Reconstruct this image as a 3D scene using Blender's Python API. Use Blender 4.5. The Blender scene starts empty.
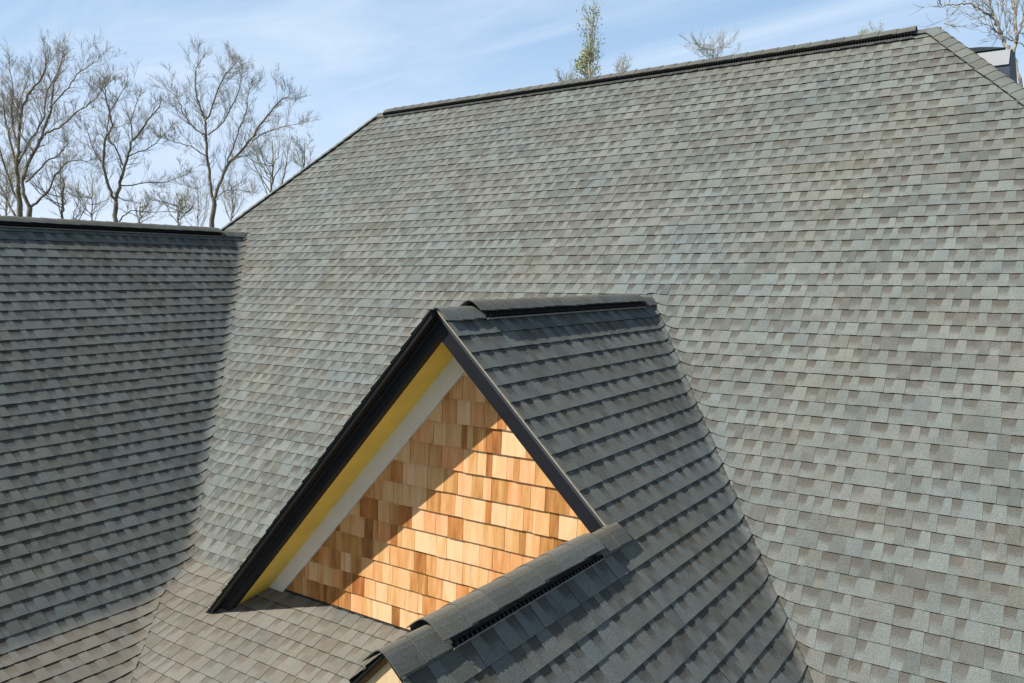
import bpy, math, random
from mathutils import Vector, Matrix, noise as mnoise

# ------------------------------------------------------------------ basics
scene = bpy.context.scene
COL = scene.collection
H = 9.5                                    # camera height above the lawn
T = 0.9706674                              # pitch of all steep slopes (about 44 deg)
CO = 1/math.hypot(1, T); SI = T*CO
EXPO = 0.143                               # shingle exposure
YF, yW = 3.875, 4.267                      # rake plane and cedar wall of the dormer
yR, zR = 9.8969, 2.600+H                   # main ridge
xr, zr = -3.4755, -0.2177+H                # dormer ridge
xL, zL = -10.939, 0.6409+H                 # wing ridge
xf = -2.1699; zf = zr-T*(xf-xr)            # front gable ridge (lies on dormer slope)
yFf = 2.023                                # front gable rake
zb = -2.86+H; yb = yR-(zR-zb)/T          # pitch break of main roof
zbL = -3.06+H; xbL = xL+(zL-zbL)/T        # pitch break of wing
S2 = 0.437; CO2 = 1/math.hypot(1, S2); SI2 = S2*CO2
EAVE = -3.95+H
XA, XB = -10.016, -1.543                   # ends of main ridge

def tag(o, label=None, cat=None, group=None, kind=None):
    if label: o['label'] = label
    if cat: o['category'] = cat
    if group: o['group'] = group
    if kind: o['kind'] = kind
    return o

def empty(name, loc):
    o = bpy.data.objects.new(name, None); COL.objects.link(o); o.location = loc
    return o

def make(name, verts, faces, mats, parent=None, uvs=None, cols=None, fm=None, normals=None, smooth=False):
    me = bpy.data.meshes.new(name)
    me.from_pydata([tuple(v) for v in verts], [], faces)
    for m in (mats if isinstance(mats, (list, tuple)) else [mats]): me.materials.append(m)
    if uvs:
        l = me.uv_layers.new(name='UVMap')
        flat = [c for f in uvs for p in f for c in p]
        l.data.foreach_set('uv', flat)
    if cols:
        a = me.color_attributes.new(name='shade', type='FLOAT_COLOR', domain='CORNER')
        flat = []
        for f, c in zip(faces, cols): flat += list(c)*len(f)
        a.data.foreach_set('color', flat)
    if fm: me.polygons.foreach_set('material_index', fm)
    if smooth or normals: me.polygons.foreach_set('use_smooth', [True]*len(me.polygons))
    if normals: me.normals_split_custom_set([n for f in normals for n in f])
    me.update()
    o = bpy.data.objects.new(name, me); COL.objects.link(o)
    if parent is not None:
        o.parent = parent
        p = Vector((0, 0, 0)); q = parent
        while q is not None: p += Vector(q.location); q = q.parent
        if p.length > 1e-9:
            me.transform(Matrix.Translation(-p))
    return o

class MB:
    """collects plain solids"""
    def __init__(s): s.v = []; s.f = []; s.c = []; s.u = []
    def quad(s, pts, col=(.5, 0, .5, 1), uv=None):
        i = len(s.v); s.v += [tuple(p) for p in pts]; s.f.append(tuple(range(i, i+len(pts))))
        s.c.append(col); s.u.append(uv or [(p[0]+p[1], p[2]) for p in pts])
    def hexa(s, a, b, col=(.5, 0, .5, 1)):
        """a, b: two matching quads (bottom and top loops)"""
        n = len(a)
        s.quad(list(a)[::-1], col); s.quad(b, col)
        for i in range(n):
            j = (i+1) % n; s.quad([a[i], a[j], b[j], b[i]], col)
    def box(s, x0, x1, y0, y1, z0, z1, col=(.5, 0, .5, 1)):
        a = [(x0, y0, z0), (x1, y0, z0), (x1, y1, z0), (x0, y1, z0)]
        s.hexa(a, [(p[0], p[1], z1) for p in a], col)
    def prism_y(s, poly, y0, y1, col=(.5, 0, .5, 1)):
        s.hexa([(x, y0, z) for x, z in poly], [(x, y1, z) for x, z in poly], col)
    def prism_x(s, poly, x0, x1, col=(.5, 0, .5, 1)):
        s.hexa([(x0, y, z) for y, z in poly], [(x1, y, z) for y, z in poly], col)
    def build(s, name, mat, parent=None, smooth=False):
        return make(name, s.v, s.f, mat, parent, uvs=s.u, cols=s.c, smooth=smooth)

# ------------------------------------------------------------------ materials
def newmat(name):
    m = bpy.data.materials.new(name); m.use_nodes = True
    nt = m.node_tree; nt.nodes.clear()
    out = nt.nodes.new('ShaderNodeOutputMaterial'); b = nt.nodes.new('ShaderNodeBsdfPrincipled')
    nt.links.new(b.outputs[0], out.inputs[0])
    return m, nt, b
def N(nt, t, **k):
    n = nt.nodes.new(t)
    for a, v in k.items():
        if a in n.inputs.keys(): n.inputs[a].default_value = v
        else: setattr(n, a, v)
    return n
def noise(nt, vec, scale, detail=3, rough=.55, dist=0):
    n = N(nt, 'ShaderNodeTexNoise'); n.inputs['Scale'].default_value = scale
    n.inputs['Detail'].default_value = detail; n.inputs['Roughness'].default_value = rough
    n.inputs['Distortion'].default_value = dist
    if vec is not None: nt.links.new(vec, n.inputs['Vector'])
    return n.outputs['Fac']
def ramp(nt, fac, stops, interp='LINEAR'):
    r = N(nt, 'ShaderNodeValToRGB'); r.color_ramp.interpolation = interp
    e = r.color_ramp.elements
    while len(e) < len(stops): e.new(.5)
    for el, (p, c) in zip(e, stops): el.position = p; el.color = (c[0], c[1], c[2], 1) if not isinstance(c, (int, float)) else (c, c, c, 1)
    nt.links.new(fac, r.inputs[0]); return r.outputs[0]
def mixc(nt, fac, a, b, mode='MIX'):
    m = N(nt, 'ShaderNodeMix', data_type='RGBA', blend_type=mode)
    for s, v in ((m.inputs[0], fac), (m.inputs[6], a), (m.inputs[7], b)):
        if isinstance(v, bpy.types.NodeSocket): nt.links.new(v, s)
        elif isinstance(v, (int, float)): s.default_value = v if s == m.inputs[0] else (v, v, v, 1)
        else: s.default_value = (*v, 1)
    return m.outputs[2]
def math_(nt, op, a, b=None, c=None, clamp=False):
    m = N(nt, 'ShaderNodeMath', operation=op); m.use_clamp = clamp
    for i, v in enumerate((a, b, c)):
        if v is None: continue
        if isinstance(v, bpy.types.NodeSocket): nt.links.new(v, m.inputs[i])
        else: m.inputs[i].default_value = v
    return m.outputs[0]
def bump(nt, b, h, strength, dist):
    n = N(nt, 'ShaderNodeBump'); n.inputs['Strength'].default_value = strength; n.inputs['Distance'].default_value = dist
    nt.links.new(h, n.inputs['Height']); nt.links.new(n.outputs[0], b.inputs['Normal'])

def shingle_mat():
    m, nt, b = newmat('asphalt_shingle')
    geo = N(nt, 'ShaderNodeNewGeometry'); pos = geo.outputs['Position']
    at = N(nt, 'ShaderNodeAttribute', attribute_name='shade'); sp = N(nt, 'ShaderNodeSeparateColor')
    nt.links.new(at.outputs['Color'], sp.inputs[0])
    tone, gap, warm = sp.outputs
    uv = N(nt, 'ShaderNodeUVMap'); su = N(nt, 'ShaderNodeSeparateXYZ'); nt.links.new(uv.outputs[0], su.inputs[0])
    V = su.outputs[1]
    base = ramp(nt, tone, [(0, (.100, .102, .097)), (.3, (.123, .127, .121)), (.62, (.153, .161, .156)), (1, (.187, .200, .196))])
    wc = mixc(nt, warm, (.955, 1.0, 1.03), (1.04, 1.0, .95))
    base = mixc(nt, 1, base, wc, 'MULTIPLY')
    base = mixc(nt, 1, base, (.962, 1.0, .985), 'MULTIPLY')
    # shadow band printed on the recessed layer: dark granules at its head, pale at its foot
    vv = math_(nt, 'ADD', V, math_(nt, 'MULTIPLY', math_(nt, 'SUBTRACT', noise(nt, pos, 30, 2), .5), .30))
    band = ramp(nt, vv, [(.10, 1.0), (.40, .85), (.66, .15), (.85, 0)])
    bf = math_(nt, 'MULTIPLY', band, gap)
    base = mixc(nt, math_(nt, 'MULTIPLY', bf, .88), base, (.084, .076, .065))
    # granules
    g1 = noise(nt, pos, 210, 2, .7)
    gm = ramp(nt, g1, [(.30, .42), (.5, .97), (.72, 1.85)])
    base = mixc(nt, .8, base, gm, 'MULTIPLY')
    # broad weathering, pollen and rust coloured granule patches
    w = ramp(nt, noise(nt, pos, .8, 4, .6), [(.32, (1.05, 1.0, .93)), (.55, (1.0, 1.0, 1.0)), (.72, (.94, .99, 1.03))])
    base = mixc(nt, 1, base, w, 'MULTIPLY')
    w2 = ramp(nt, noise(nt, pos, 5, 3, .6), [(.3, .90), (.7, 1.09)])
    base = mixc(nt, 1, base, w2, 'MULTIPLY')
    sn = N(nt, 'ShaderNodeSeparateXYZ'); nt.links.new(geo.outputs['Normal'], sn.inputs[0])
    dust = ramp(nt, math_(nt, 'ADD', sn.outputs[2], math_(nt, 'MULTIPLY', math_(nt, 'SUBTRACT', noise(nt, pos, 2.2, 4, .65), .5), .35)), [(.80, 0), (.93, .36)])
    base = mixc(nt, dust, base, (.25, .20, .14))
    rf = ramp(nt, noise(nt, pos, 3.1, 4, .65, .3), [(.64, 0), (.80, .40)])
    base = mixc(nt, rf, base, (.25, .19, .12))
    nt.links.new(base, b.inputs['Base Color'])
    b.inputs['Roughness'].default_value = .93; b.inputs['Specular IOR Level'].default_value = .25
    bump(nt, b, g1, .55, .0015)
    return m

def plain(name, col, rough=.6, spec=.4, var=.12, scale=6, metal=0, bumpk=0, bscale=80):
    m, nt, b = newmat(name)
    geo = N(nt, 'ShaderNodeNewGeometry'); pos = geo.outputs['Position']
    k = ramp(nt, noise(nt, pos, scale, 4, .6), [(.3, 1-var), (.7, 1+var)])
    nt.links.new(mixc(nt, 1, col, k, 'MULTIPLY'), b.inputs['Base Color'])
    b.inputs['Roughness'].default_value = rough; b.inputs['Specular IOR Level'].default_value = spec
    b.inputs['Metallic'].default_value = metal
    if bumpk: bump(nt, b, noise(nt, pos, bscale, 3), bumpk, .002)
    return m

def wood_mat(name, stops, knots=0.0, axis='Z', streak=1.0):
    m, nt, b = newmat(name)
    at = N(nt, 'ShaderNodeAttribute', attribute_name='shade'); sp = N(nt, 'ShaderNodeSeparateColor')
    nt.links.new(at.outputs['Color'], sp.inputs[0])
    geo = N(nt, 'ShaderNodeNewGeometry'); mp = N(nt, 'ShaderNodeMapping')
    mp.inputs['Scale'].default_value = (1, 1, .06)
    ad = N(nt, 'ShaderNodeVectorMath', operation='ADD'); nt.links.new(geo.outputs['Position'], ad.inputs[0])
    sc = N(nt, 'ShaderNodeVectorMath', operation='SCALE'); nt.links.new(at.outputs['Color'], sc.inputs[0]); sc.inputs['Scale'].default_value = 40
    nt.links.new(sc.outputs[0], ad.inputs[1]); nt.links.new(ad.outputs[0], mp.inputs[0])
    g = noise(nt, mp.outputs[0], 90, 4, .6, .4)
    wide = noise(nt, mp.outputs[0], 14, 3, .55, .6)
    t = math_(nt, 'ADD', sp.outputs[0], math_(nt, 'MULTIPLY', math_(nt, 'SUBTRACT', wide, .5), .9*streak))
    t = math_(nt, 'ADD', t, math_(nt, 'MULTIPLY', math_(nt, 'SUBTRACT', g, .5), .42), clamp=True)
    c = ramp(nt, t, stops)
    rd = mixc(nt, sp.outputs[2], (1.0, 1.0, 1.0), (1.04, .80, .74))
    c = mixc(nt, 1, c, rd, 'MULTIPLY')
    if knots:
        vo = N(nt, 'ShaderNodeTexVoronoi'); vo.inputs['Scale'].default_value = 11
        nt.links.new(geo.outputs['Position'], vo.inputs['Vector'])
        kf = ramp(nt, vo.outputs['Distance'], [(.10, 1), (.19, 0)])
        c = mixc(nt, math_(nt, 'MULTIPLY', kf, knots), c, (.13, .055, .02))
    nt.links.new(c, b.inputs['Base Color'])
    b.inputs['Roughness'].default_value = .72; b.inputs['Specular IOR Level'].default_value = .25
    bump(nt, b, g, .35, .0012)
    return m

M_SH = shingle_mat()
M_EDGE = plain('asphalt_edge_shadow', (.030, .028, .025), .9, .2, .3, 60)  # cut asphalt edge, darkened further to deepen the course shadow lines
M_CEDAR = wood_mat('cedar_wood', [(0, (.155, .060, .018)), (.22, (.31, .135, .036)), (.45, (.50, .245, .075)), (.68, (.66, .375, .155)), (1, (.78, .53, .30))])
M_PINE = wood_mat('pine_board', [(0, (.40, .24, .10)), (.5, (.60, .42, .22)), (1, (.72, .56, .34))], knots=.9, streak=.7)
M_FASCIA = plain('charcoal_aluminium', (.010, .011, .014), .5, .25, .22, 5)
M_DRIP = plain('grey_drip_edge', (.045, .050, .060), .42, .4, .2, 9)
M_DARK = plain('shade_black_trim', (.008, .008, .009), .45, .4, .1, 8)  # on the left dormer rake this black paints in the underside's shade
M_YEL = plain('yellow_soffit_sheathing', (.82, .61, .12), .6, .3, .10, 3)
M_FRZ = plain('greyish_white_trim', (.74, .70, .64), .6, .3, .06, 3)
M_VENT = plain('black_plastic_vent', (.012, .012, .013), .5, .4, .1, 20)
M_LIP = plain('pale_vent_lip', (.30, .29, .28), .6, .3, .2, 30)  # lip in a paler tone than the vent body
M_WALL = plain('beige_siding', (.42, .38, .31), .8, .2, .06, 3)
M_BROWN = plain('brown_plywood', (.17, .085, .035), .8, .2, .25, 7)
M_CREAM = plain('cream_underlayment_edge', (.36, .32, .25), .8, .2, .15, 20)
M_STUCCO = plain('pale_chimney_panel', (.46, .47, .49), .6, .3, .06, 6)
M_SLATE = plain('slate_blue_flashing', (.052, .072, .10), .55, .4, .15, 6)
M_CAPM = plain('dark_green_metal_cap', (.022, .035, .04), .4, .5, .3, 8)
M_LAWN = plain('lawn_grass', (.055, .085, .03), .95, .1, .35, .4)

# ------------------------------------------------------------------ roof height functions
def smax(a, b, k):
    h = max(k-abs(a-b), 0)/k
    return max(a, b)+h*h*k*.25
def Mf(y): return smax(zR-T*(yR-y), zb-S2*(yb-y), .03)
def Lf(x):
    if x < xL: return zL-T*(xL-x)
    return smax(zL-T*(x-xL), zbL-S2*(x-xbL), .03)
def Df(x): return zr-T*abs(x-xr)
def sstep(a, b, x):
    t = min(1, max(0, (x-a)/(b-a))); return t*t*(3-2*t)
KV = .13
def dval(x, y):
    """dormer / front gable surface where it meets the main roof, or None"""
    if x > xf: return Df(x)
    return Df(x) if y > yW else None
def env(x, y):
    h = Mf(y); l = Lf(x)
    k = KV-.04*sstep(zbL+.2, zbL-.2, max(h, l))
    h = smax(h, l, k)
    d = dval(x, y)
    if d is not None and abs(d-h) < KV:
        b = smax(h, d, KV)-max(h, d)
        h += b*(1 if x > xf else sstep(yW, yW+.3, y))
    return h
def envD(x, y):
    d = Df(x); m = Mf(y)
    return max(smax(d, m, KV)-max(d, m), 0)+d
def env_n(x, y, fn=env):
    e = .02
    gx = (fn(x+e, y)-fn(x-e, y))/(2*e); gy = (fn(x, y+e)-fn(x, y-e))/(2*e)
    return Vector((-gx, -gy, 1)).normalized()

# ------------------------------------------------------------------ shingled facets
def clip_poly(P, g):
    vals = [g(p) for p in P]
    if all(v >= 0 for v in vals): return P
    if all(v <= 0 for v in vals): return []
    out = []
    n = len(P)
    for i in range(n):
        a, b = P[i], P[(i+1) % n]; va, vb = vals[i], vals[(i+1) % n]
        if va >= 0: out.append(a)
        if (va > 0 > vb) or (va < 0 < vb):
            t = va/(va-vb); out.append(tuple(a[k]+(b[k]-a[k])*t for k in range(len(a))))
    return out

def shingles(name, parent, rows, urange, xy, clips, seed, efn=env, near=None, flip=False):
    """rows: list of (v0, v1); urange(v) -> (u0, u1) or None; xy(u, v) -> plan position"""
    rnd = random.Random(seed)
    V, F, U, Cc, NN, FM = [], [], [], [], [], []
    def g_of(c):
        return lambda p: c(*xy(p[0], p[1]))
    G = [g_of(c) for c in clips]
    def emit(P, col, kind, taper):
        for g in G:
            P = clip_poly(P, g)
            if len(P) < 3: return
        i0 = len(V); nn = []
        for (u, v, h, t) in P:
            x, y = xy(u, v)
            n = env_n(x, y, efn)
            z = efn(x, y)
            V.append((x+n.x*h, y+n.y*h, z+n.z*h)); nn.append(n)
        idx = list(range(i0, i0+len(P)))
        # geometric normal
        fn = Vector((0, 0, 0))
        for a in range(len(P)):
            p, q = Vector(V[i0+a]), Vector(V[i0+(a+1) % len(P)])
            fn += p.cross(q)
        fn = fn.normalized() if fn.length > 1e-12 else nn[0]
        uvs = [(p[0], p[3]) for p in P]
        if kind == 'top':
            if fn.z < 0: idx.reverse(); uvs.reverse(); nn.reverse(); fn = -fn
            down = taper
            nn = [(n-down*.045).normalized() for n in nn]
        else:
            nn = [fn]*len(P)
        FM.append(1 if kind == 'butt' else 0)
        F.append(tuple(idx)); U.append(uvs); Cc.append(col); NN.append([tuple(n) for n in nn])
    for ri, (v0, v1, cut) in enumerate(rows):
        ur = urange((v0+v1)/2)
        if not ur: continue
        u0, u1 = ur
        u = u0-rnd.random()*.35; tooth = rnd.random() < .5
        lean = 0.0
        rowj = rnd.uniform(-.0015, .0015)
        prev_top = u; prev_bot = u
        jb = 0; sheet = rnd.uniform(.3, .9); stone = 0; swarm = rnd.random()
        while u < u1:
            if tooth: w = rnd.choice((.060, .070, .080, .090, .105, .125))+rnd.uniform(-.006, .006)
            else: w = rnd.choice((.055, .062, .070, .078, .09, .11))+rnd.uniform(-.005, .005)
            ue = u+w
            nt_, nb_ = (ue-.006, ue+.006) if tooth else (ue+.006, ue-.006)
            # mid of tooth boundary
            if u > sheet+u0: sheet += 1.0; stone = rnd.uniform(-.15, .13); swarm = rnd.random()
            if tooth:
                r = rnd.random()
                tone = (rnd.uniform(.60, .90) if r < .74 else rnd.uniform(.25, .55))+stone
            else:
                tone = rnd.uniform(.62, .90)+stone
            tone = min(1, max(0, tone))
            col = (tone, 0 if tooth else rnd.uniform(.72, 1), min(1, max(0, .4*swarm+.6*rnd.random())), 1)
            th = .0030 if tooth else 0
            cx, cy = xy(u+w/2, (v0+v1)/2)
            ok = True
            for c in clips:
                r_ = c(cx, cy)
                if r_ < -.6: ok = False; break
            if ok:
                nearv = near(cx, cy) if near else False
                nu = max(1, int(math.ceil(w/.06))) if nearv else 1
                nv = 3 if nearv else 1
                x0, y0 = xy(u, v0); x1, y1 = xy(u, v1)
                sl = Vector((x1-x0, y1-y0, efn(x1, y1)-efn(x0, y0)))
                dn = sl.normalized() if sl.length > 1e-6 else Vector((0, 0, 0))
                drop = rnd.uniform(-.0008, .0012)+rowj
                def HH(v): return th+(.0084+drop)*(v-v0)/(v1-v0)-.0005
                def UU(s, v):
                    k = (v-v0)/(v1-v0)
                    a = prev_top+(prev_bot-prev_top)*k; b = nt_+(nb_-nt_)*k
                    return a+(b-a)*s
                va_ = max(v0, cut); 
                for a in range(nu):
                    s0, s1 = a/nu, (a+1)/nu
                    for bb in range(nv):
                        w0 = va_+(v1-va_)*bb/nv; w1 = va_+(v1-va_)*(bb+1)/nv
                        t0, t1 = (w0-v0)/(v1-v0), (w1-v0)/(v1-v0)
                        emit([(UU(s0, w0), w0, HH(w0), t0), (UU(s1, w0), w0, HH(w0), t0), (UU(s1, w1), w1, HH(w1), t1), (UU(s0, w1), w1, HH(w1), t1)], col, 'top', dn)
                    e = v1+.0012
                    emit([(UU(s0, v1), v1, HH(v1), .9), (UU(s1, v1), v1, HH(v1), .9), (UU(s1, v1), e, -.003, .9), (UU(s0, v1), e, -.003, .9)], (.1, 0, .8, 1), 'butt', dn)
                if tooth and True:
                    for (ut, ub) in ((prev_top, prev_bot), (nt_, nb_)):
                        for bb in range(nv):
                            w0 = va_+(v1-va_)*bb/nv; w1 = va_+(v1-va_)*(bb+1)/nv
                            p0 = ut+(ub-ut)*(w0-v0)/(v1-v0); p1 = ut+(ub-ut)*(w1-v0)/(v1-v0)
                            emit([(p0, w0, HH(w0), .5), (p1, w1, HH(w1), .5), (p1+.0008, w1, HH(w1)-th-.001, .5), (p0+.0008, w0, HH(w0)-th-.001, .5)], (.0, 0, .6, 1), 'side', dn)
            prev_top, prev_bot = nt_, nb_
            u = ue; tooth = not tooth
            if not tooth and rnd.random() < .14: tooth = True
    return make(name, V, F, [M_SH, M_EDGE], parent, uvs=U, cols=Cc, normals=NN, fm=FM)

def rows_from(zridge, vmax):
    v = -((zR-zridge)/SI) % EXPO - EXPO
    out = []
    while v < vmax:
        if v+EXPO > .01: out.append((v, v+EXPO, max(0, v)))
        v += EXPO
    return out

vbM = (zR-zb)/SI
def M_y(v): return yR-v*CO if v < vbM else yb-(v-vbM)*CO2
vbL = (zL-zbL)/SI
def L_x(v): return xL+v*CO if v < vbL else xbL+(v-vbL)*CO2

house = empty('house', (-3.5, 8.0, 0))
tag(house, 'gabled house with steep grey asphalt shingle roofs, a cedar shingled dormer and a pale chimney', 'house')

# hips of the main roof in plan
HLx, HLy = -1.633, -1.834                 # left hip direction
HRx, HRy = 1.0, -.975
def hipL(x, y): return ((x-XA)*(-HLy)-(y-yR)*(-HLx))/math.hypot(HLx, HLy)
def hipR(x, y): return -((x-XB)*(-HRy)-(y-yR)*(-HRx))/math.hypot(HRx, HRy)
def vM_L(x, y): return Mf(y)-Lf(x) if x > xL-2 and y < 8.4 else 1.0
def vM_D(x, y):
    d = dval(x, y)
    if d is None: return 1.0
    if x <= xf and y < yW+.05: return 1.0
    return Mf(y)-d
def nearM(x, y):
    m = Mf(y)
    if abs(m-Lf(x)) < .5: return True
    d = dval(x, y)
    if d is not None and abs(m-d) < .38: return True
    return abs(y-yb) < .3
vmaxM = vbM+(zb-EAVE)/SI2
main_roof = shingles('main_roof', house, rows_from(zR, vmaxM),
    lambda v: (-13.0, 3.6), lambda u, v: (u, M_y(v)),
    [hipL, hipR, lambda x, y: y-(yb-(zb-EAVE)/S2), vM_L, vM_D], 11, near=nearM)
tag(main_roof, 'main roof slope of weathered grey shingles')

vmaxL = vbL+(zbL-EAVE)/SI2
def nearL(x, y):
    return abs(Mf(y)-Lf(x)) < .5 or abs(x-xbL) < .3
wing_roof = shingles('wing_roof', house, rows_from(zL, vmaxL),
    lambda v: (-4.0, 8.1), lambda u, v: (L_x(v), u),
    [lambda x, y: Lf(x)-Mf(y), lambda x, y: y+4.0, lambda x, y: x-xL], 23, near=nearL)
tag(wing_roof, 'left wing roof slope')

def nearD(x, y): return abs(Mf(y)-Df(x)) < .38
vmaxD = (zr-EAVE)/SI
seedD = 37
dormer_roof = shingles('dormer_roof', house, rows_from(zr, vmaxD),
    lambda v: (YF-.012, 7.2), lambda u, v: (xr+v*CO, u),
    [lambda x, y: Df(x)-Mf(y), lambda x, y: y-(YF-.012)], seedD, efn=envD, near=nearD)
# left slope of the dormer
def envDL(x, y):
    h = Df(x)
    return envD(x, y) if y > yW+.3 else h
dl = shingles('dormer_roof', house, rows_from(zr, 4.2),
    lambda v: (YF-.075, 7.2), lambda u, v: (xr-v*CO, u),
    [lambda x, y: Df(x)-Mf(y), lambda x, y: y-(YF-.075)], 41, efn=envDL, near=None)
tag(dormer_roof, 'right slope of the dormer roof'); tag(dl, 'left slope of the dormer roof')

gable_roof = shingles('gable_roof', house, [r for r in rows_from(zr, vmaxD) if xr+r[1]*CO > xf+.01],
    lambda v: (yFf-.012, YF-.012), lambda u, v: (xr+v*CO, u),
    [lambda x, y: (YF-.012)-y, lambda x, y: x-xf, lambda x, y: y-(yFf-.012), lambda x, y: Df(x)-Mf(y)], 53, efn=envD)
def FLf(x, y): return zf-T*(xf-x)
gl = shingles('gable_roof', house, [(k*EXPO, (k+1)*EXPO, 0) for k in range(24)],
    lambda v: (yFf-.012, yW), lambda u, v: (xf-v*CO, u),
    [lambda x, y: FLf(x, y)-Mf(y), lambda x, y: yW-y, lambda x, y: y-(yFf-.012)], 59, efn=FLf)
tag(gable_roof, 'right slope of the small front gable'); tag(gl, 'left slope of the small front gable')

# rear slopes of the building (never seen from the front, close the volume)
def slab(name, pts, label):
    mb = MB()
    nrm = (Vector(pts[1])-Vector(pts[0])).cross(Vector(pts[2])-Vector(pts[0])).normalized()
    if nrm.z < 0: pts = pts[::-1]; nrm = -nrm
    lo = [tuple(Vector(p)-nrm*.03) for p in pts]
    mb.hexa(lo, pts, (.6, 0, .5, 1))
    return tag(mb.build(name, M_SH, house), label)
Dn = (zR-EAVE)/T
slab('rear_roof', [(XA, yR, zR-.01), (XB, yR, zR-.01), (XB+Dn, yR+Dn, EAVE), (XA-Dn*.9, yR+Dn, EAVE)], 'rear slope of the main roof')
yE = yb-(zb-EAVE)/S2
kL = (yR-yE)
slab('hip_roof', [(XA, yR, zR-.01), (XA-Dn*.9, yR+Dn, EAVE), (XA+HLx*Dn/1.834, yR-Dn, EAVE)], 'left hip slope of the main roof')
kR = (yR-yE)/.975
slab('hip_roof', [(XB, yR, zR-.01), (XB+Dn, yR+Dn, EAVE), (XB+Dn, yR-.975*Dn, EAVE)], 'right hip slope of the main roof')
slab('wing_roof', [(xL, -4, zL-.01), (xL, 8, zL-.01), (xL-4.7, 8, zL-4.7*T), (xL-4.7, -4, zL-4.7*T)], 'rear slope of the left wing')

# ------------------------------------------------------------------ ridge and hip caps
def profile_pt(P, d, sL, sR, q, h, r=.045):
    lat = (sR-sL); lat.normalize(); up = -(sR+sL); up.normalize()
    a = sR.dot(lat); b = -sR.dot(up)
    s = abs(q)
    return P+lat*(q*a)+up*(-b*(math.sqrt(q*q+r*r)-r)+h)
def caps(mb, P0, P1, sL, sR, w=.15, h=.006, r=.045, expo=.145, seed=1, over=.02, jit=.004, tones=(.1, .8)):
    rnd = random.Random(seed)
    P0 = Vector(P0); P1 = Vector(P1); d = P1-P0; L = d.length; d.normalize()
    n = max(1, round(L/expo)); e = L/n
    qs = [-1, -.62, -.36, -.18, -.07, 0, .07, .18, .36, .62, 1]
    for i in range(n):
        a = P0+d*(i*e-.012); b = P0+d*((i+1)*e+over)
        tone = rnd.uniform(*tones); col = (tone, 0, rnd.uniform(.2, .9), 1)
        wj = w+rnd.uniform(-jit, jit); sk = rnd.uniform(-.006, .006)
        # butt end at a (raised), tail towards b tucked below the next piece
        top_a = [profile_pt(a+d*(sk*q), d, sL, sR, q*wj, h+.0095, r) for q in qs]
        top_b = [profile_pt(b+d*(sk*q), d, sL, sR, q*wj, h+.0015, r) for q in qs]
        bot_a = [profile_pt(a+d*(sk*q), d, sL, sR, q*wj, h+.004, r) for q in qs]
        bot_b = [profile_pt(b+d*(sk*q), d, sL, sR, q*wj, h-.003, r) for q in qs]
        for j in range(len(qs)-1):
            mb.quad([top_a[j], top_a[j+1], top_b[j+1], top_b[j]], col, [(0, .9)]*4)
            mb.quad([bot_a[j], bot_b[j], bot_b[j+1], bot_a[j+1]], (.1, 0, .5, 1), [(0, .9)]*4)
            mb.quad([bot_a[j], bot_a[j+1], top_a[j+1], top_a[j]], (.12, 0, .8, 1), [(0, .9)]*4)
        for k, s in ((0, 1), (-1, -1)):
            mb.quad([bot_a[k], top_a[k], top_b[k], bot_b[k]][::s], (.12, 0, .8, 1), [(0, .9)]*4)

def ridge_vent(P0, P1, sL, sR, parent, w=.15, hv=.036, r=.07, seed=3, endcap=True):
    """P0 -> P1 ridge line; returns vent mesh, with cap shingles above it"""
    P0 = Vector(P0); P1 = Vector(P1); d = (P1-P0); L = d.length; d.normalize()
    vb = MB(); lip = MB()
    qs = [-1, -.7, -.4, -.2, 0, .2, .4, .7, 1]
    wi = w-.012
    t0 = [profile_pt(P0, d, sL, sR, q*wi, hv, r) for q in qs]; t1 = [p+d*L for p in t0]
    b0 = [profile_pt(P0, d, sL, sR, q*wi, hv-.006, r) for q in qs]; b1 = [p+d*L for p in b0]
    for j in range(len(qs)-1):
        vb.quad([t0[j], t0[j+1], t1[j+1], t1[j]]); vb.quad([b0[j+1], b0[j], b1[j], b1[j+1]])
        vb.quad([b0[j], b0[j+1], t0[j+1], t0[j]]); vb.quad([t1[j], t1[j+1], b1[j+1], b1[j]])
        # end plug set back
    q0 = [profile_pt(P0+d*.03, d, sL, sR, q*.75*w, -.01, .05) for q in qs]
    q1 = [profile_pt(P0+d*.03, d, sL, sR, q*.75*w, hv-.003, r) for q in qs]
    for j in range(len(qs)-1):
        vb.quad([q0[j], q0[j+1], q1[j+1], q1[j]])
        vb.quad([p+d*(L-.06) for p in (q0[j+1], q0[j], q1[j], q1[j+1])])
    for sgn, sd in ((-1, sL), (1, sR)):
        lat = (sR-sL).normalized(); up = (-(sR+sL)).normalized()
        n = sd.cross(d)*(1 if sd.cross(d).dot(up) > 0 else -1)
        n.normalize()
        o = profile_pt(P0, d, sL, sR, sgn*(wi-.006), 0, r)
        # inner wall
        a, b = o+n*.0, o+n*(hv-.002)
        vb.quad([a, a+d*L, b+d*L, b])
        # lip strip lying just above the shingles, with its turned up outer edge
        e0 = o+sd*.024+n*.009
        i0 = o+n*.009
        for (p, q) in ((i0, e0),):
            lo = [p, q, q+d*L, p+d*L]
            (vb).hexa([v-n*.003 for v in lo], lo)
        # ribs
        eo = o+sd*.026+n*.001
        lq = [eo-sd*.004, eo, eo+d*L, eo+d*L-sd*.004]
        lip.hexa(lq, [v+n*.013 for v in lq])
        k = int(L/.032)
        for i in range(k):
            c = o+d*(i+.5)*L/k
            A = [c-d*.003+n*.009, c+d*.003+n*.009, c+d*.003+sd*.022+n*.009, c-d*.003+sd*.022+n*.009]
            vb.hexa(A, [p+n*(hv-.014) for p in A])
    o = vb.build('ridge_vent', M_VENT, parent)
    lo_ = lip.build('vent_lip', M_LIP, o)
    return o

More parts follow.
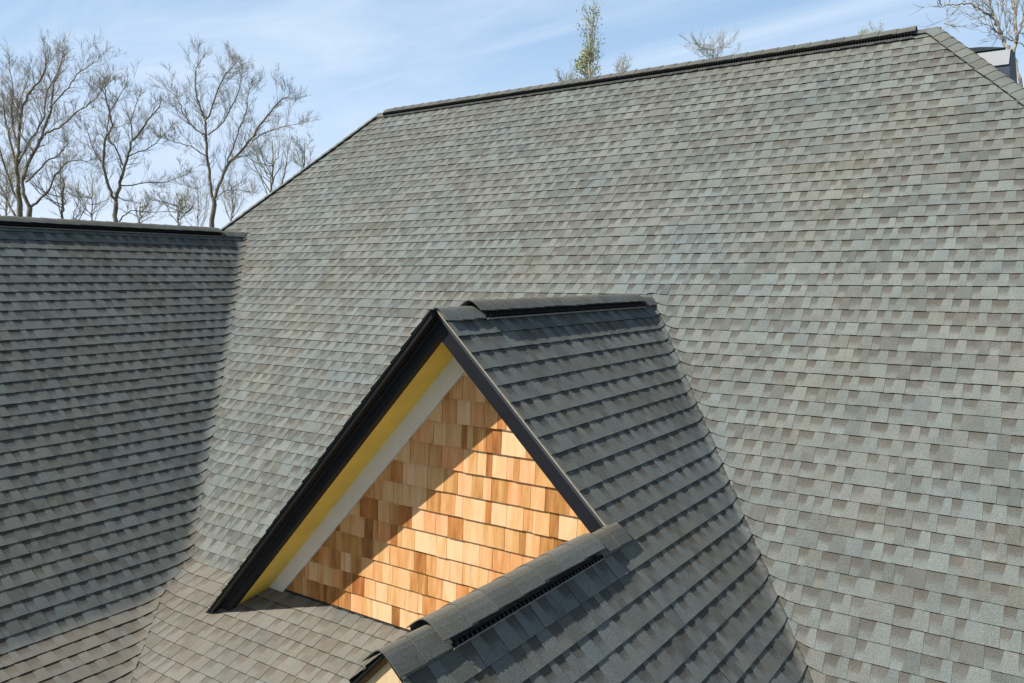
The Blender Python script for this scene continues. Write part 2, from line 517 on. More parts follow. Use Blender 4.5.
SX_R = Vector((CO, 0, -SI)); SX_L = Vector((-CO, 0, -SI))
SY_F = Vector((0, -CO, -SI)); SY_B = Vector((0, CO, -SI))

# main ridge: vent with caps, plain caps at each end
vx0, vx1 = -9.80, -1.79
ridge_vent((vx0, yR, zR), (vx1, yR, zR), SY_F, SY_B, main_roof, w=.165, hv=.05)
mb = MB(); caps(mb, (vx1, yR, zR), (vx0, yR, zR), SY_F, SY_B, w=.150, h=.052, r=.07, seed=5, over=.03, expo=.19, tones=(0, .4))
caps(mb, (XA, yR, zR), (vx0, yR, zR), SY_F, SY_B, seed=6); caps(mb, (vx1-.03, yR, zR), (XB+.01, yR, zR), SY_F, SY_B, w=.11, h=.012, seed=7, over=.0)
mb.build('ridge_cap', M_SH, main_roof)
# hip caps (run downhill, butts face down)
def hipcap(P0, dirxy, sl_main_other, seed, Lh, wc=.14):
    d = Vector((dirxy[0], dirxy[1], 0)); dz = T*dirxy[1]; d.z = dz; d.normalize()
    P1 = Vector(P0)+d*Lh
    nM = Vector((0, -T, 1)).normalized(); sM = d.cross(nM).normalized()
    if sM.dot(sl_main_other[0]) < 0: sM = -sM
    nS = sl_main_other[1].normalized(); sS = d.cross(nS).normalized()
    if sS.dot(sl_main_other[0]) > 0: sS = -sS
    mb = MB(); caps(mb, P1, P0, sS, sM, w=wc, h=.001, r=.03, seed=seed, tones=(.35, .85))
    return mb.build('hip_cap', M_SH, main_roof)
gL = T*1.834/1.633
hipcap((XA+.02, yR-.02, zR+.006), (HLx, HLy), (Vector((1, -1, 0)), Vector((-gL, 0, 1))), 8, 8.6, .09)
hipcap((XB-.02, yR-.02, zR+.006), (HRx, HRy), (Vector((-1, -1, 0)), Vector((T*.975, 0, 1))), 9, 8.8)

# wing ridge
ridge_vent((xL, 7.33, zL), (xL, -4, zL), SX_L, SX_R, wing_roof, w=.165, hv=.05)
mb = MB(); caps(mb, (xL, -4, zL), (xL, 7.33, zL), SX_L, SX_R, w=.148, h=.052, r=.07, seed=12, over=.03, expo=.2, tones=(.2, .6))
caps(mb, (xL, 7.34, zL), (xL, 8.02, zL), SX_L, SX_R, seed=13)
mb.build('ridge_cap', M_SH, wing_roof)
# dormer ridge
ridge_vent((xr, 4.24, zr), (xr, 6.62, zr), SX_L, SX_R, dormer_roof, w=.158, hv=.042)
mb = MB(); caps(mb, (xr, 4.20, zr), (xr, 6.64, zr), SX_L, SX_R, w=.146, h=.045, r=.07, seed=14, over=.03, expo=.15, tones=(.2, .6))
caps(mb, (xr, YF-.01, zr), (xr, 4.26, zr), SX_L, SX_R, seed=15, tones=(.25, .6)); caps(mb, (xr, 6.60, zr), (xr, 6.96, zr), SX_L, SX_R, seed=16, h=.012)
# folded end cap lapping up on the main slope
mb.build('ridge_cap', M_SH, dormer_roof)
tb = MB()
ec = Vector((xr, 7.02, zr+.012))
nMv = Vector((0, -T, 1)).normalized(); upM = Vector((0, CO, SI))
pts = [ec+Vector((-.12, 0, 0))+nMv*.012, ec-upM*.10+nMv*.03, ec+Vector((.13, 0, 0))+nMv*.012, ec+upM*.15+nMv*.012]
tb.hexa([p-nMv*.004 for p in pts], pts, (.3, 0, .8, 1))
tb.build('ridge_cap', M_SH, dormer_roof)
# front gable ridge
ridge_vent((xf, 2.30, zf), (xf, 3.58, zf), SX_L, SX_R, gable_roof, w=.165)
mb = MB(); caps(mb, (xf, 2.27, zf), (xf, 3.60, zf), SX_L, SX_R, w=.152, h=.038, r=.07, seed=17, over=.03, expo=.19, tones=(.3, .62))
caps(mb, (xf, yFf-.015, zf), (xf, 2.31, zf), SX_L, SX_R, w=.16, seed=18, expo=.13, tones=(.25, .6)); caps(mb, (xf, 3.56, zf), (xf, YF+.06, zf), SX_L, SX_R, w=.165, seed=19, h=.014, tones=(.3, .5))
mb.build('ridge_cap', M_SH, gable_roof)

# ------------------------------------------------------------------ rake edges of the dormer
def rake_board(sx, apex_x, apex_z, top, bot, x_end, y0, y1):
    """board following the slope; top/bot = vertical offsets below the roof surface"""
    L = x_end
    a = (apex_x, apex_z-top); b = (apex_x+sx*L, apex_z-top-T*L)
    c = (apex_x+sx*L, apex_z-bot-T*L); d = (apex_x, apex_z-bot)
    p = [a, b, c, d]
    mb = MB(); mb.prism_y(p if sx < 0 else p[::-1], y0, y1)
    return mb
footL = 3.0   # plan length of the left rake
footR = xf-xr+.25
for sx, L, lab in ((-1, footL, 'left'), (1, footR, 'right')):
    f = rake_board(sx, xr, zr, .045, .168 if sx < 0 else .205, L, YF+.02, YF+.085).build('fascia_board', M_FASCIA, dormer_roof)
    g = rake_board(sx, xr, zr, .012, .053 if sx < 0 else .043, L, YF-.062 if sx < 0 else YF-.008, YF+.085).build('rake_trim', M_DRIP if sx > 0 else M_DARK, dormer_roof)  # same trim: left coloured black for shade, right in its lit grey
    bead = rake_board(sx, xr, zr, .057, .066, L, YF+.013, YF+.03).build('bead', M_DRIP, f)
    e = rake_board(sx, xr, zr, .001, .011, L, YF-.070 if sx < 0 else YF-.016, YF+.02).build('drip_edge', M_CREAM if sx > 0 else M_DARK, dormer_roof)  # left edge shares the painted shade black
    s = rake_board(sx, xr, zr, .148, .165, L+.25, YF+.085, yW).build('soffit', M_YEL, dormer_roof)
    d = rake_board(sx, xr, zr, .010, .035, L+.25, YF+.085, yW).build('roof_deck', M_BROWN, dormer_roof)

# ------------------------------------------------------------------ cedar wall
ZBASE = Mf(yW)-.005
cw = MB(); rnd = random.Random(77)
zrow = -2.856+H
k = 0
BR = .179
rows_z = []
z0 = ZBASE
levels = [z0+.0]+[(-2.669+H)+i*BR for i in range(14)]
apexz = zr-.17
mbw = MB()
# backing panel (sheathing) behind the shingles
half = (apexz-ZBASE)/T
mbw.prism_y([(xr-half-.05, ZBASE-.06), (xr+half+.05, ZBASE-.06), (xr, apexz+.02)][::-1], yW+.004, yW+.05)
back = None
def inside(x, z): return apexz-T*abs(x-xr)-z
for i in range(len(levels)-1):
    za, zt = levels[i], levels[i+1]
    if za > apexz: break
    hw = (apexz-za)/T+.05
    x = xr-hw-rnd.random()*.1
    while x < xr+hw:
        w = rnd.choice((.055, .08, .10, .12, .14, .17, .21, .13))*rnd.uniform(.9, 1.1)
        r = rnd.random()
        tone = rnd.uniform(.62, 1.0) if r < .58 else (rnd.uniform(.4, .62) if r < .88 else rnd.uniform(.2, .4))
        col = (tone, rnd.random(), rnd.random()**2.2, 1)
        xa, xb = x+.0012, x+w-.0012
        zb_ = za+rnd.uniform(-.003, .003)
        d0 = .020+rnd.uniform(-.0015, .0015); d1 = .002
        # front face as clipped polygon (x, z, depth)
        P = [(xa, zb_, d0), (xb, zb_, d0), (xb, zt+.004, d1), (xa, zt+.004, d1)]
        P = clip_poly(P, lambda p: apexz-T*(p[0]-xr)-p[1])
        P = clip_poly(P, lambda p: apexz+T*(p[0]-xr)-p[1])
        if len(P) >= 3:
            cw.quad([(p[0], yW-p[2], p[1]) for p in P], col)
            # bottom edge and sides
            if inside(xa, zb_) > 0 and inside(xb, zb_) > 0:
                cw.quad([(xa, yW-d0, zb_), (xa, yW+.004, zb_), (xb, yW+.004, zb_), (xb, yW-d0, zb_)], (.1, .5, .5, 1))
                cw.quad([(xa, yW-d0, zb_), (xa, yW-d1, zt), (xa, yW+.004, zt), (xa, yW+.004, zb_)], (.1, .5, .5, 1))
                cw.quad([(xb, yW-d0, zb_), (xb, yW+.004, zb_), (xb, yW+.004, zt), (xb, yW-d1, zt)], (.1, .5, .5, 1))
        x += w
wall = cw.build('dormer_wall', M_CEDAR, house)
tag(wall, 'gable wall of honey coloured cedar shingles')
mbw.build('wall_sheathing', M_BROWN, wall)
for sx in (-1, 1):
    L = 2.62
    b = rake_board(sx, xr, zr, .163, .163+.192, L, yW-.034, yW+.003)
    b.build('frieze_board', M_FRZ, wall)
fl = MB(); fl.box(xr-2.35, xf, yW-.022, yW-.002, ZBASE-.02, ZBASE+.016); fl.build('base_strip', M_DARK, wall)  # thin black strip along the wall foot
# ------------------------------------------------------------------ front gable wall and rakes
gw = MB()
yGW = yFf+.03
hwL = 2.2
rndp = random.Random(5)
apg = zf-.052
edges = [xf-2.4, xf-1.2, xf+.045, xf+1.2, xf+2.4]
for a, b in zip(edges[:-1], edges[1:]):
    P = [(a+.001, 6.0-3, 0), (b-.001, 6.0-3, 0), (b-.001, apg, 0), (a+.001, apg, 0)]
    P = clip_poly(P, lambda p: apg-T*(p[0]-xf)-p[1])
    P = clip_poly(P, lambda p: apg+T*(p[0]-xf)-p[1])
    tone = rndp.uniform(.45, .9)
    if len(P) >= 3:
        Q = [(p[0], p[1]) for p in P]
        gw.prism_y(Q[::-1], yGW, yGW+.03, (tone, rndp.random(), .1, 1))
gwall = gw.build('gable_wall', M_PINE, house)
tag(gwall, 'unpainted pine board wall of the front gable')
for sx in (-1, 1):
    L = 2.6
    rb = rake_board(sx, xf, zf, .006, .022, L, yFf-.004, yFf+.05).build('drip_edge', M_DARK, gable_roof)
    rake_board(sx, xf, zf, .024, .05, L, yFf+.01, yW-.03 if sx < 0 else YF).build('roof_deck', M_BROWN, gable_roof)
# ------------------------------------------------------------------ body of the house
bw = MB()
GE = EAVE-.15
bw.box(xL-3.9, xL+5.0, -3.6, 9.0, 0, GE)
body = bw.build('house_wall', M_WALL, house)
bw = MB(); bw.box(xL-1, 5.0, yE+.5, yR+5.5, 0, GE-.002); bw.build('house_wall', M_WALL, house)
bw = MB(); bw.box(xf-2.2, xf+2.3, yFf+.14, yE+.6, 0, 6.0-3+.05); bw.build('house_wall', M_WALL, house)
gb = MB(); gb.prism_y([(xL-4.2, GE+.1), (xL+4.2, GE+.1), (xL, zL-.1)][::-1], -3.7, -3.6); gb.build('wing_gable_wall', M_WALL, house)
eb = MB(); eb.box(xL+5.55, xL+5.6, -4, 1.2, EAVE-.16, EAVE+.0); 
eb.build('eave_fascia', M_FASCIA, house)

# ------------------------------------------------------------------ chimney behind the right hip
ch = MB()
cy0 = 13.0
ch.hexa([(-1.95, cy0, 2.20+H), (-1.05, cy0, 2.20+H), (-.93, cy0+.55, 2.20+H), (-1.85, cy0+.75, 2.20+H)],
        [(-1.95, cy0, 3.035+H), (-1.10, cy0, 3.015+H), (-1.06, cy0+.18, 3.00+H), (-1.9, cy0+.3, 3.03+H)])
chim = ch.build('chimney', M_SLATE, house)
pn = MB(); pn.box(-1.93, -1.105, cy0-.02, cy0-.003, 2.825+H, 3.012+H); pn.build('chimney_panel', M_STUCCO, chim)
cp = MB()
for i in range(10):
    a0, a1 = i/10, (i+1)/10
    x0, x1 = -1.95+.78*a0, -1.95+.78*a1
    za, zb2 = .058*math.sin(math.pi*min(1, a0*.8+.2)), .058*math.sin(math.pi*min(1, a1*.8+.2))
    b_ = 3.035+H
    cp.hexa([(x0, cy0-.03, b_), (x1, cy0-.03, b_), (x1, cy0+.22, b_), (x0, cy0+.22, b_)],
            [(x0, cy0-.03, b_+za+.004), (x1, cy0-.03, b_+zb2+.004), (x1, cy0+.22, b_+zb2+.004), (x0, cy0+.22, b_+za+.004)])
cp.build('chimney_cap', M_CAPM, chim)
st = MB(); st.box(-1.95, -1.2, yR+2.2, cy0+.7, 0.0+H-2, 2.22+H); st.build('chimney_base', M_SLATE, chim)

# ------------------------------------------------------------------ ground
gm = MB(); gm.quad([(-600, -400, 0), (600, -400, 0), (600, 900, 0), (-600, 900, 0)])
ground = gm.build('ground', M_LAWN); ground['kind'] = 'structure'

# ------------------------------------------------------------------ camera
CAMF = 772.37; PPX, PPY = 566.07, 454.82
R_ = Vector((.842139, .539260, .000293)); U_ = Vector((-.122307, .190471, .974044)); F_ = Vector((-.525207, .820316, -.226358))
cam = bpy.data.objects.new('camera', bpy.data.cameras.new('camera')); COL.objects.link(cam)
cam.matrix_world = Matrix(((R_.x, U_.x, -F_.x, 0), (R_.y, U_.y, -F_.y, 0), (R_.z, U_.z, -F_.z, H), (0, 0, 0, 1)))
cam.data.sensor_width = 36; cam.data.lens = 36*CAMF/1024
cam.data.shift_x = (512-PPX)/1024; cam.data.shift_y = (PPY-341.5)/1024
cam.data.clip_end = 3000; cam.data.clip_start = .05
scene.camera = cam
def px(x, y, dist):
    v = F_+R_*((x-PPX)/CAMF)-U_*((y-PPY)/CAMF)
    v = v*(dist/math.hypot(v.x, v.y))
    return Vector((v.x, v.y, v.z+H))

# ------------------------------------------------------------------ trees
def bark(name, c1, c2, sc=3):
    m, nt, b = newmat(name)
    geo = N(nt, 'ShaderNodeNewGeometry')
    c = ramp(nt, noise(nt, geo.outputs['Position'], sc, 4, .65), [(.35, c1), (.62, c2)])
    nt.links.new(c, b.inputs['Base Color']); b.inputs['Roughness'].default_value = .9; b.inputs['Specular IOR Level'].default_value = .15
    return m
M_BARK = bark('grey_brown_bark', (.12, .10, .07), (.28, .24, .175))
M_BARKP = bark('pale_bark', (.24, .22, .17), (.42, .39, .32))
M_SYC = bark('mottled_sycamore_bark', (.16, .135, .095), (.46, .42, .34), 5)
M_TWIG = bark('twig_bark', (.24, .21, .165), (.38, .34, .27))
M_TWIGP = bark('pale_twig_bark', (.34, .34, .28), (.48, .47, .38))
M_LEAF = bark('spring_leaf', (.30, .31, .05), (.42, .38, .07), 2)
M_LEAF2 = bark('pale_spring_leaf', (.34, .38, .14), (.48, .50, .22), 2)

class Tubes:
    def __init__(s): s.v = []; s.f = []
    def tube(s, pts, rads, n=5):
        if len(pts) < 2: return
        base = len(s.v)
        for i, (p, r) in enumerate(zip(pts, rads)):
            r = float(r)
            d = (pts[min(i+1, len(pts)-1)]-pts[max(i-1, 0)])
            if d.length < 1e-6: d = Vector((0, 0, 1))
            d.normalize()
            a = d.cross(Vector((.31, .87, .38))).normalized(); b = d.cross(a)
            for k in range(n):
                t = 2*math.pi*k/n
                s.v.append(p+(a*math.cos(t)+b*math.sin(t))*r)
        for i in range(len(pts)-1):
            for k in range(n):
                k2 = (k+1) % n
                s.f.append((base+i*n+k, base+i*n+k2, base+(i+1)*n+k2, base+(i+1)*n+k))
        c = base+(len(pts)-1)*n
        s.f.append(tuple(c+k for k in range(n)))
def smooth_path(P, sub, rnd, wob):
    out = []
    n = len(P)
    for i in range(n-1):
        p0, p1, p2, p3 = P[max(i-1, 0)], P[i], P[i+1], P[min(i+2, n-1)]
        for j in range(sub):
            t = j/sub
            q = .5*((2*p1)+(p2-p0)*t+(2*p0-5*p1+4*p2-p3)*t*t+(3*p1-p0-3*p2+p3)*t*t*t)
            out.append(q+Vector((rnd.gauss(0, wob), rnd.gauss(0, wob), rnd.gauss(0, wob))))
    out.append(P[-1]); return out

def grow(T_, rnd, p, d, length, rad, lvl, up=.12, minr=.008, spread=.62, leaves=None, leafn=0):
    nseg = 5 if lvl > 1 else 4
    pts = [p.copy()]; rr = [rad]; q = p.copy(); d = d.normalized()
    for i in range(nseg):
        d = (d+Vector((rnd.gauss(0, .13), rnd.gauss(0, .13), rnd.gauss(0, .13)+up*.5))).normalized()
        q = q+d*(length/nseg); pts.append(q.copy()); rr.append(max(minr*.7, rad*(1-.75*(i+1)/nseg)))
        if leaves is not None and rnd.random() < .42:
            for _ in range(leafn): leaves.append(q+Vector((rnd.gauss(0, .12), rnd.gauss(0, .12), rnd.gauss(0, .12))))
    T_.tube(pts, rr, 5 if rad > .05 else 3)
    if lvl <= 0: return
    nch = rnd.randint(3, 5) if lvl > 1 else rnd.randint(3, 6)
    for c in range(nch):
        i = rnd.randint(1, nseg); t = pts[i]; dd = (pts[i]-pts[i-1]).normalized()
        ax = Vector((rnd.gauss(0, 1), rnd.gauss(0, 1), rnd.gauss(0, 1))); ax = (ax-dd*ax.dot(dd)).normalized()
        nd = (dd+ax*rnd.uniform(spread*.6, spread*1.4)+Vector((0, 0, up))).normalized()
        grow(T_, rnd, t, nd, length*rnd.uniform(.42, .72), max(minr, rr[i]*.62), lvl-1, up, minr, spread, leaves, leafn)

def traced_tree(name, label, cat, dist, trunk, limbs, seed, sc, off, r0, bark_m, twig_m, tw_len=1.5, group=None, lvl=2, dens=1.0, minr=.0042, depth=2.0):
    """trunk, limbs: outlines of the real tree's wood, given its own distance and depth spread"""
    rnd = random.Random(seed)
    def W(p, dd=0): return px(off[0]+p[0]/sc, off[1]+p[1]/sc, dist+dd)
    base = W(trunk[0]); g = Vector((base.x, base.y, 0))
    root = empty(name, g); tag(root, label, cat, group)
    Tk = Tubes(); Tw = Tubes()
    tp = [g, g.lerp(base, .5), base-Vector((0, 0, 1.0)), base-Vector((0, 0, .45)), base]+[W(p) for p in trunk[1:]]
    tp = smooth_path(tp, 3, rnd, .015)
    n = len(tp); Tk.tube(tp, [r0*1.05*(1-.5*i/n) for i in range(n)], 8)
    yb0 = trunk[-1][1]; kk = .9 if dist > 30 else 1.0
    for li, (pts, ra, rb) in enumerate(limbs):
        pts = [(p[0], yb0-(yb0-p[1])*kk if p[1] < yb0 else p[1]) for p in pts]
        k = len(pts); yd = rnd.uniform(-1, 1)*depth
        P = [W(p, yd*(i/(k-1))**1.2) for i, p in enumerate(pts)]
        P = smooth_path(P, 4, rnd, .02); m = len(P)
        R = [(ra*.62)*(1-i/(m-1))**.8+rb*.6*(i/(m-1)) for i in range(m)]
        Tk.tube(P, R, 6)
        L = sum((P[i+1]-P[i]).length for i in range(m-1))
        nb = int(L*7.5*dens)
        for j in range(nb):
            i = min(m-1, int((.22+.78*(j+rnd.random())/nb)*m)); i = max(1, i)
            dd = (P[i]-P[i-1]).normalized()
            ax = Vector((rnd.gauss(0, 1), rnd.gauss(0, 1), rnd.gauss(0, .6))); ax = (ax-dd*ax.dot(dd)).normalized()
            if rnd.random() < .13:
                grow(Tw, rnd, P[i], dd+ax*rnd.uniform(.4, 1.0), tw_len*rnd.uniform(.9, 1.4)*(1-.3*i/m), min(R[i]*.5, .022), lvl+1 if lvl > 1 else lvl, .14, minr)
                continue
            grow(Tw, rnd, P[i], dd+ax*rnd.uniform(.6, 1.5), tw_len*rnd.uniform(.35, 1.0)*(1-.25*i/m), min(R[i]*.34, .014), lvl, .16, minr)
        dd = (P[-1]-P[-2]).normalized()
        for _ in range(3): grow(Tw, rnd, P[-1], dd+Vector((rnd.gauss(0, .3), rnd.gauss(0, .3), .1)), tw_len*.36, min(rb, .010), lvl, .14, minr)
    make('trunk', Tk.v, Tk.f, bark_m, root, smooth=True); make('crown', Tw.v, Tw.f, twig_m, root, smooth=True)
    return root

# crop helper: coordinates in enlarged crops of the picture, (scale, offset)
A = (3.25, (0, 20)); B = (2.847, (0, 0)); Cc_ = (3.25, (150, 20))
traced_tree('bare_tree', 'tall bare tree with two trunks at the far left, rising behind the left wing ridge', 'tree', 42,
    [(62, 655), (64, 600), (60, 540)],
    [([(60, 540), (55, 480), (60, 400), (66, 300), (92, 210), (135, 150), (150, 90)], .13, .03),
     ([(55, 480), (35, 380), (18, 300), (12, 240)], .10, .03),
     ([(60, 400), (38, 300), (42, 200), (30, 110)], .07, .02),
     ([(64, 600), (30, 520), (0, 400), (-30, 280)], .09, .02),
     ([(56, 470), (90, 390), (140, 300), (150, 220), (190, 120), (215, 60)], .07, .02),
     ([(50, 640), (20, 580), (-10, 510)], .10, .03)],
    101, *A, .165, M_BARK, M_TWIG, group=None, tw_len=1.05)
traced_tree('bare_tree', 'slanting bare tree right beside the twin trunk tree at the left edge', 'tree', 41,
    [(93, 655), (98, 610)],
    [([(98, 610), (80, 560), (75, 500), (110, 410), (143, 335), (163, 250), (178, 160), (200, 80)], .14, .03),
     ([(143, 345), (190, 322), (240, 275), (290, 235), (330, 190)], .07, .02),
     ([(98, 610), (150, 560), (190, 480), (230, 440), (290, 440)], .08, .02),
     ([(163, 250), (210, 190), (250, 130), (300, 90)], .05, .02),
     ([(85, 520), (150, 450), (200, 410), (220, 380)], .06, .02),
     ([(110, 410), (60, 330), (60, 250), (90, 150)], .06, .02)],
    102, *A, .165, M_BARK, M_TWIG, tw_len=1.0)
traced_tree('bare_tree', 'bare tree with crooked forked trunk, middle of the trees behind the left wing', 'tree', 40,
    [(328, 635), (330, 575)],
    [([(330, 575), (312, 530), (296, 460), (300, 380), (318, 330), (300, 240), (300, 200)], .11, .025),
     ([(330, 575), (342, 515), (356, 460), (376, 385), (415, 330), (455, 270)], .11, .025),
     ([(354, 465), (325, 400), (308, 370), (310, 300), (350, 220)], .06, .02),
     ([(345, 525), (420, 515), (475, 508), (530, 488)], .045, .012),
     ([(338, 630), (370, 602), (440, 602), (525, 605)], .05, .012),
     ([(296, 460), (262, 400), (250, 350)], .05, .015),
     ([(376, 385), (375, 320), (395, 240)], .05, .015),
     ([(365, 430), (430, 400), (480, 350)], .045, .012)],
    103, *B, .15, M_BARK, M_TWIG, tw_len=.9, lvl=2)
traced_tree('bare_tree', 'tallest bare tree with a wide forked crown, right of the crooked trunk', 'tree', 38,
    [(201, 672), (208, 600), (205, 580)],
    [([(205, 580), (195, 520), (188, 440), (180, 340), (176, 290), (152, 215), (147, 130), (170, 75)], .115, .02),
     ([(208, 585), (232, 510), (262, 445), (325, 375), (365, 300), (415, 235), (450, 210)], .11, .02),
     ([(178, 310), (206, 240), (235, 150), (285, 85)], .07, .02),
     ([(240, 480), (262, 420), (290, 330), (310, 265), (322, 190)], .06, .02),
     ([(176, 350), (150, 330), (112, 280), (90, 220), (50, 180)], .06, .015),
     ([(184, 432), (140, 395), (95, 380), (40, 362)], .045, .012),
     ([(212, 592), (250, 552), (330, 556)], .035, .012),
     ([(330, 372), (400, 330), (480, 312)], .04, .012),
     ([(188, 350), (240, 300), (285, 200), (300, 120)], .05, .015)],
    104, *Cc_, .15, M_BARK, M_TWIG, tw_len=.95, lvl=2)

def wild_tree(name, label, cat, x, ybase, ytop, wpx, dist, seed, bark_m, twig_m, r0=.12, n=7, lvl=3, leafm=None, leafn=0, minr=.007, spread=.75, group=None, leafsize=.05, lean=0, tlvl=1):
    rnd = random.Random(seed)
    b = px(x, ybase, dist); top = px(x+lean, ytop, dist)
    g = Vector((b.x, b.y, 0)); root = empty(name, g); tag(root, label, cat, group)
    Hh = top.z-b.z; W_ = (px(x+wpx, ybase, dist)-b).length
    Tk = Tubes(); Tw = Tubes(); leaves = [] if leafm else None
    fork = b+Vector((0, 0, -.4))
    tp = smooth_path([g, g.lerp(fork, .5)+Vector((.15, .1, 0)), fork, fork.lerp(top, .35), fork.lerp(top, .75)], 4, rnd, .03)
    m = len(tp); Tk.tube(tp, [r0*(1.3-1.15*i/m) for i in range(m)], 6)
    f0 = max(1, m-9)
    for i in range(n*2):
        s = tp[rnd.randint(f0, m-2)]
        a = rnd.uniform(0, 2*math.pi); rx = W_*.5*rnd.uniform(.25, .95)
        hh = rnd.uniform(.45, .95)*(1-.35*(rx/(W_*.5))**2)
        tgt = Vector((fork.x+math.cos(a)*rx+(top.x-b.x)*.6, fork.y+math.sin(a)*rx, b.z+Hh*hh))
        if tgt.z < s.z+.3: tgt.z = s.z+.3+rnd.random()*.5
        mid = s.lerp(tgt, .5)+Vector((math.cos(a)*rx*.18, math.sin(a)*rx*.18, -.05*Hh*rnd.random()))
        P = smooth_path([s, mid, tgt], 4, rnd, .03); k = len(P)
        R = [max(.008, r0*.35*(1-.85*j/k)) for j in range(k)]
        Tk.tube(P, R, 5)
        for j in range(2, k):
            for _ in range(2):
                dd = (P[j]-P[j-1]).normalized(); ax = Vector((rnd.gauss(0, 1), rnd.gauss(0, 1), rnd.gauss(0, .5)))
                grow(Tw, rnd, P[j], dd+ax.normalized()*spread, Hh*.15*rnd.uniform(.5, 1.2), min(.013, R[j]*.4), tlvl, .2, minr, .55, leaves, leafn)
    make('trunk', Tk.v, Tk.f, bark_m, root, smooth=True)
    cr = make('crown', Tw.v, Tw.f, twig_m, root, smooth=True)
    if leaves:
        v = []; f = []
        for p in leaves:
            a = Vector((rnd.gauss(0, 1), rnd.gauss(0, 1), rnd.gauss(0, 1))).normalized(); c = a.cross(Vector((rnd.gauss(0, 1), rnd.gauss(0, 1), rnd.gauss(0, 1)))).normalized()
            s = leafsize*rnd.uniform(.6, 1.3); i = len(v)
            v += [p-a*s, p+c*s*.6, p+a*s, p-c*s*.6]; f.append((i, i+1, i+2, i+3))
        make('foliage', v, f, leafm, root)
    return root
wild_tree('bare_tree', 'low bushy bare tree between the slanting tree and the crooked forked tree', 'tree', 63, 222, 160, 62, 46, 201, M_BARK, M_TWIG, .09, 6)
wild_tree('bare_tree', 'small pale bare tree in budding leaf left of the tallest bare tree', 'tree', 178, 226, 186, 62, 60, 202, M_BARKP, M_TWIGP, .10, 8)
wild_tree('bare_tree', 'pale bare tree just right of the tallest bare tree, half behind the main roof hip', 'tree', 272, 200, 118, 62, 52, 203, M_BARKP, M_TWIGP, .11, 7)
wild_tree('bare_tree', 'small pale bare tree nearest the main roof hip on the left', 'tree', 304, 175, 130, 36, 58, 204, M_BARKP, M_TWIGP, .08, 6)
wild_tree('bare_tree', 'faint pale bare tree low behind the trunk of the tallest bare tree', 'tree', 232, 222, 170, 50, 62, 205, M_BARKP, M_TWIGP, .08, 7)
wild_tree('bare_tree', 'low thin bare tree behind the crooked forked trunk', 'tree', 140, 226, 190, 60, 66, 206, M_BARKP, M_TWIG, .08, 7)
wild_tree('bare_tree', 'hazy thin bare tree low between the left edge and the twin trunks', 'tree', 6, 222, 150, 70, 66, 221, M_BARKP, M_TWIGP, .08, 9, minr=.006)
wild_tree('bare_tree', 'hazy thin bare tree filling the gap left of the crooked forked trunk', 'tree', 92, 224, 160, 66, 70, 222, M_BARKP, M_TWIGP, .08, 9, minr=.006)
wild_tree('bare_tree', 'hazy thin bare tree just left of the trunk of the tallest bare tree', 'tree', 198, 228, 168, 50, 74, 223, M_BARKP, M_TWIGP, .07, 9, minr=.006)
wild_tree('leafing_tree', 'slender upright tree with yellow green spring leaves behind the main ridge', 'tree', 590, 80, -6, 30, 36, 207, M_BARKP, M_TWIGP, .06, 9, 3, M_LEAF2, 1, .004, .32, leafsize=.045, tlvl=0)
wild_tree('leafing_shrub_tree', 'short yellow leafed tree at the foot of the slender upright tree', 'tree', 589, 85, 48, 24, 37, 208, M_BARKP, M_TWIGP, .04, 6, 2, M_LEAF, 3, .004, .4, leafsize=.05, tlvl=0)
wild_tree('bare_tree', 'fine twigged bare treetop left of the yellow green tree', 'tree', 566, 95, 62, 32, 60, 209, M_BARKP, M_TWIGP, .07, 6)
wild_tree('bare_tree', 'fine twigged bare treetop just right of the yellow green tree', 'tree', 620, 85, 52, 34, 60, 210, M_BARKP, M_TWIGP, .07, 6)
wild_tree('bare_tree', 'bushy bare treetop over the middle of the main ridge', 'tree', 714, 72, 28, 78, 60, 211, M_BARKP, M_TWIGP, .06, 13, minr=.0055)
wild_tree('bare_tree', 'faint bare treetop with pale green buds near the right end of the main ridge', 'tree', 872, 52, 22, 32, 62, 212, M_BARKP, M_TWIGP, .06, 6, 3, M_LEAF2, 1, leafsize=.03)
# sycamore at the right edge
D_ = (7.11, (880, 0))
traced_tree('sycamore_tree', 'pale barked sycamore at the right edge beside the chimney', 'tree', 24,
    [(1000, 600), (965, 470), (950, 380)],
    [([(950, 380), (970, 250), (960, 120), (950, -10), (930, -140)], .085, .04),
     ([(950, 385), (900, 320), (860, 240), (830, 150), (790, 60), (760, -40)], .075, .035),
     ([(850, 190), (800, 130), (740, 85), (680, 40), (600, 28), (520, 35), (440, 42)], .05, .012),
     ([(1060, 345), (980, 300), (900, 265), (820, 230), (770, 180), (715, 150), (700, 100)], .026, .010),
     ([(575, 35), (520, 95), (470, 140), (460, 170)], .014, .007),
     ([(965, 300), (1000, 200), (1030, 90), (1040, -30)], .05, .02),
     ([(945, 290), (900, 170), (870, 70), (850, -20)], .025, .014)],
    301, *D_, .06, M_SYC, M_TWIG, tw_len=.75, lvl=1, dens=.9, minr=.006, depth=.7)

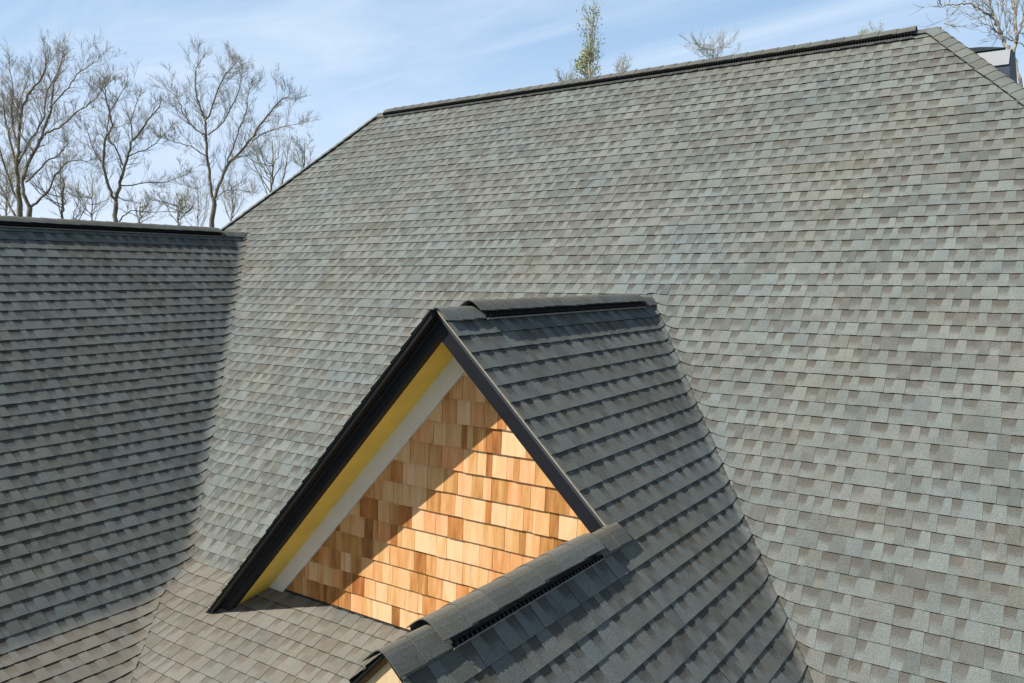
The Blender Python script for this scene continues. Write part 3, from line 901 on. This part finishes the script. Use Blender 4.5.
# ------------------------------------------------------------------ light and sky
sun = bpy.data.objects.new('sun', bpy.data.lights.new('sun', 'SUN')); COL.objects.link(sun)
to_sun = Vector((-.80, -1.0, 1.305)).normalized()
sun.rotation_euler = to_sun.to_track_quat('Z', 'Y').to_euler()
sun.location = (0, 0, 30)
sun.data.energy = 5.0; sun.data.angle = math.radians(.53); sun.data.color = (1.0, .95, .87)
w = bpy.data.worlds.new('World'); scene.world = w; w.use_nodes = True
nt = w.node_tree; nt.nodes.clear()
out = nt.nodes.new('ShaderNodeOutputWorld'); bg = nt.nodes.new('ShaderNodeBackground')
sky = nt.nodes.new('ShaderNodeTexSky'); sky.sky_type = 'NISHITA'; sky.sun_disc = False
sky.sun_elevation = math.asin(to_sun.z); sky.sun_rotation = math.atan2(to_sun.x, to_sun.y)
sky.air_density = 1.0; sky.dust_density = 1.5; sky.ozone_density = 1.2
tc = N(nt, 'ShaderNodeTexCoord'); sx = N(nt, 'ShaderNodeSeparateXYZ'); nt.links.new(tc.outputs['Generated'], sx.inputs[0])
zc = math_(nt, 'ADD', math_(nt, 'MAXIMUM', sx.outputs[2], 0), .12)
cx = N(nt, 'ShaderNodeCombineXYZ')
nt.links.new(math_(nt, 'DIVIDE', sx.outputs[0], zc), cx.inputs[0]); nt.links.new(math_(nt, 'DIVIDE', sx.outputs[1], zc), cx.inputs[1])
mp = N(nt, 'ShaderNodeMapping'); mp.inputs['Rotation'].default_value = (0, 0, math.radians(58)); mp.inputs['Scale'].default_value = (.55, 1.5, 1)
nt.links.new(cx.outputs[0], mp.inputs[0])
c1 = noise(nt, mp.outputs[0], .9, 8, .62, .9)
cf = ramp(nt, c1, [(.40, 0), (.56, .35), (.74, .9)])
mp2 = N(nt, 'ShaderNodeMapping'); mp2.inputs['Rotation'].default_value = (0, 0, math.radians(20)); mp2.inputs['Scale'].default_value = (.25, 2.6, 1)
nt.links.new(cx.outputs[0], mp2.inputs[0])
c2 = ramp(nt, noise(nt, mp2.outputs[0], 1.3, 6, .6, .3), [(.52, 0), (.72, .45)])
cc = math_(nt, 'MAXIMUM', cf, c2)
hz = ramp(nt, sx.outputs[2], [(.0, 1.0), (.18, .88), (.36, .62), (.52, .10), (.7, 0)])
base_c = mixc(nt, hz, sky.outputs[0], mixc(nt, ramp(nt, sx.outputs[2], [(0, 0), (.34, 1)]), (13.2, 15.0, 18.0), (7.2, 12.0, 18.2)))
skyc = mixc(nt, math_(nt, 'MULTIPLY', math_(nt, 'MULTIPLY', cc, .75), ramp(nt, sx.outputs[2], [(.3, 1), (.6, .12)])), base_c, (14.5, 16.2, 18.6))
nt.links.new(skyc, bg.inputs[0]); bg.inputs[1].default_value = .05
nt.links.new(bg.outputs[0], out.inputs[0])

scene.render.engine = 'CYCLES'
scene.view_settings.view_transform = 'Standard'; scene.view_settings.look = 'None'
scene.view_settings.exposure = .25; scene.view_settings.gamma = 1
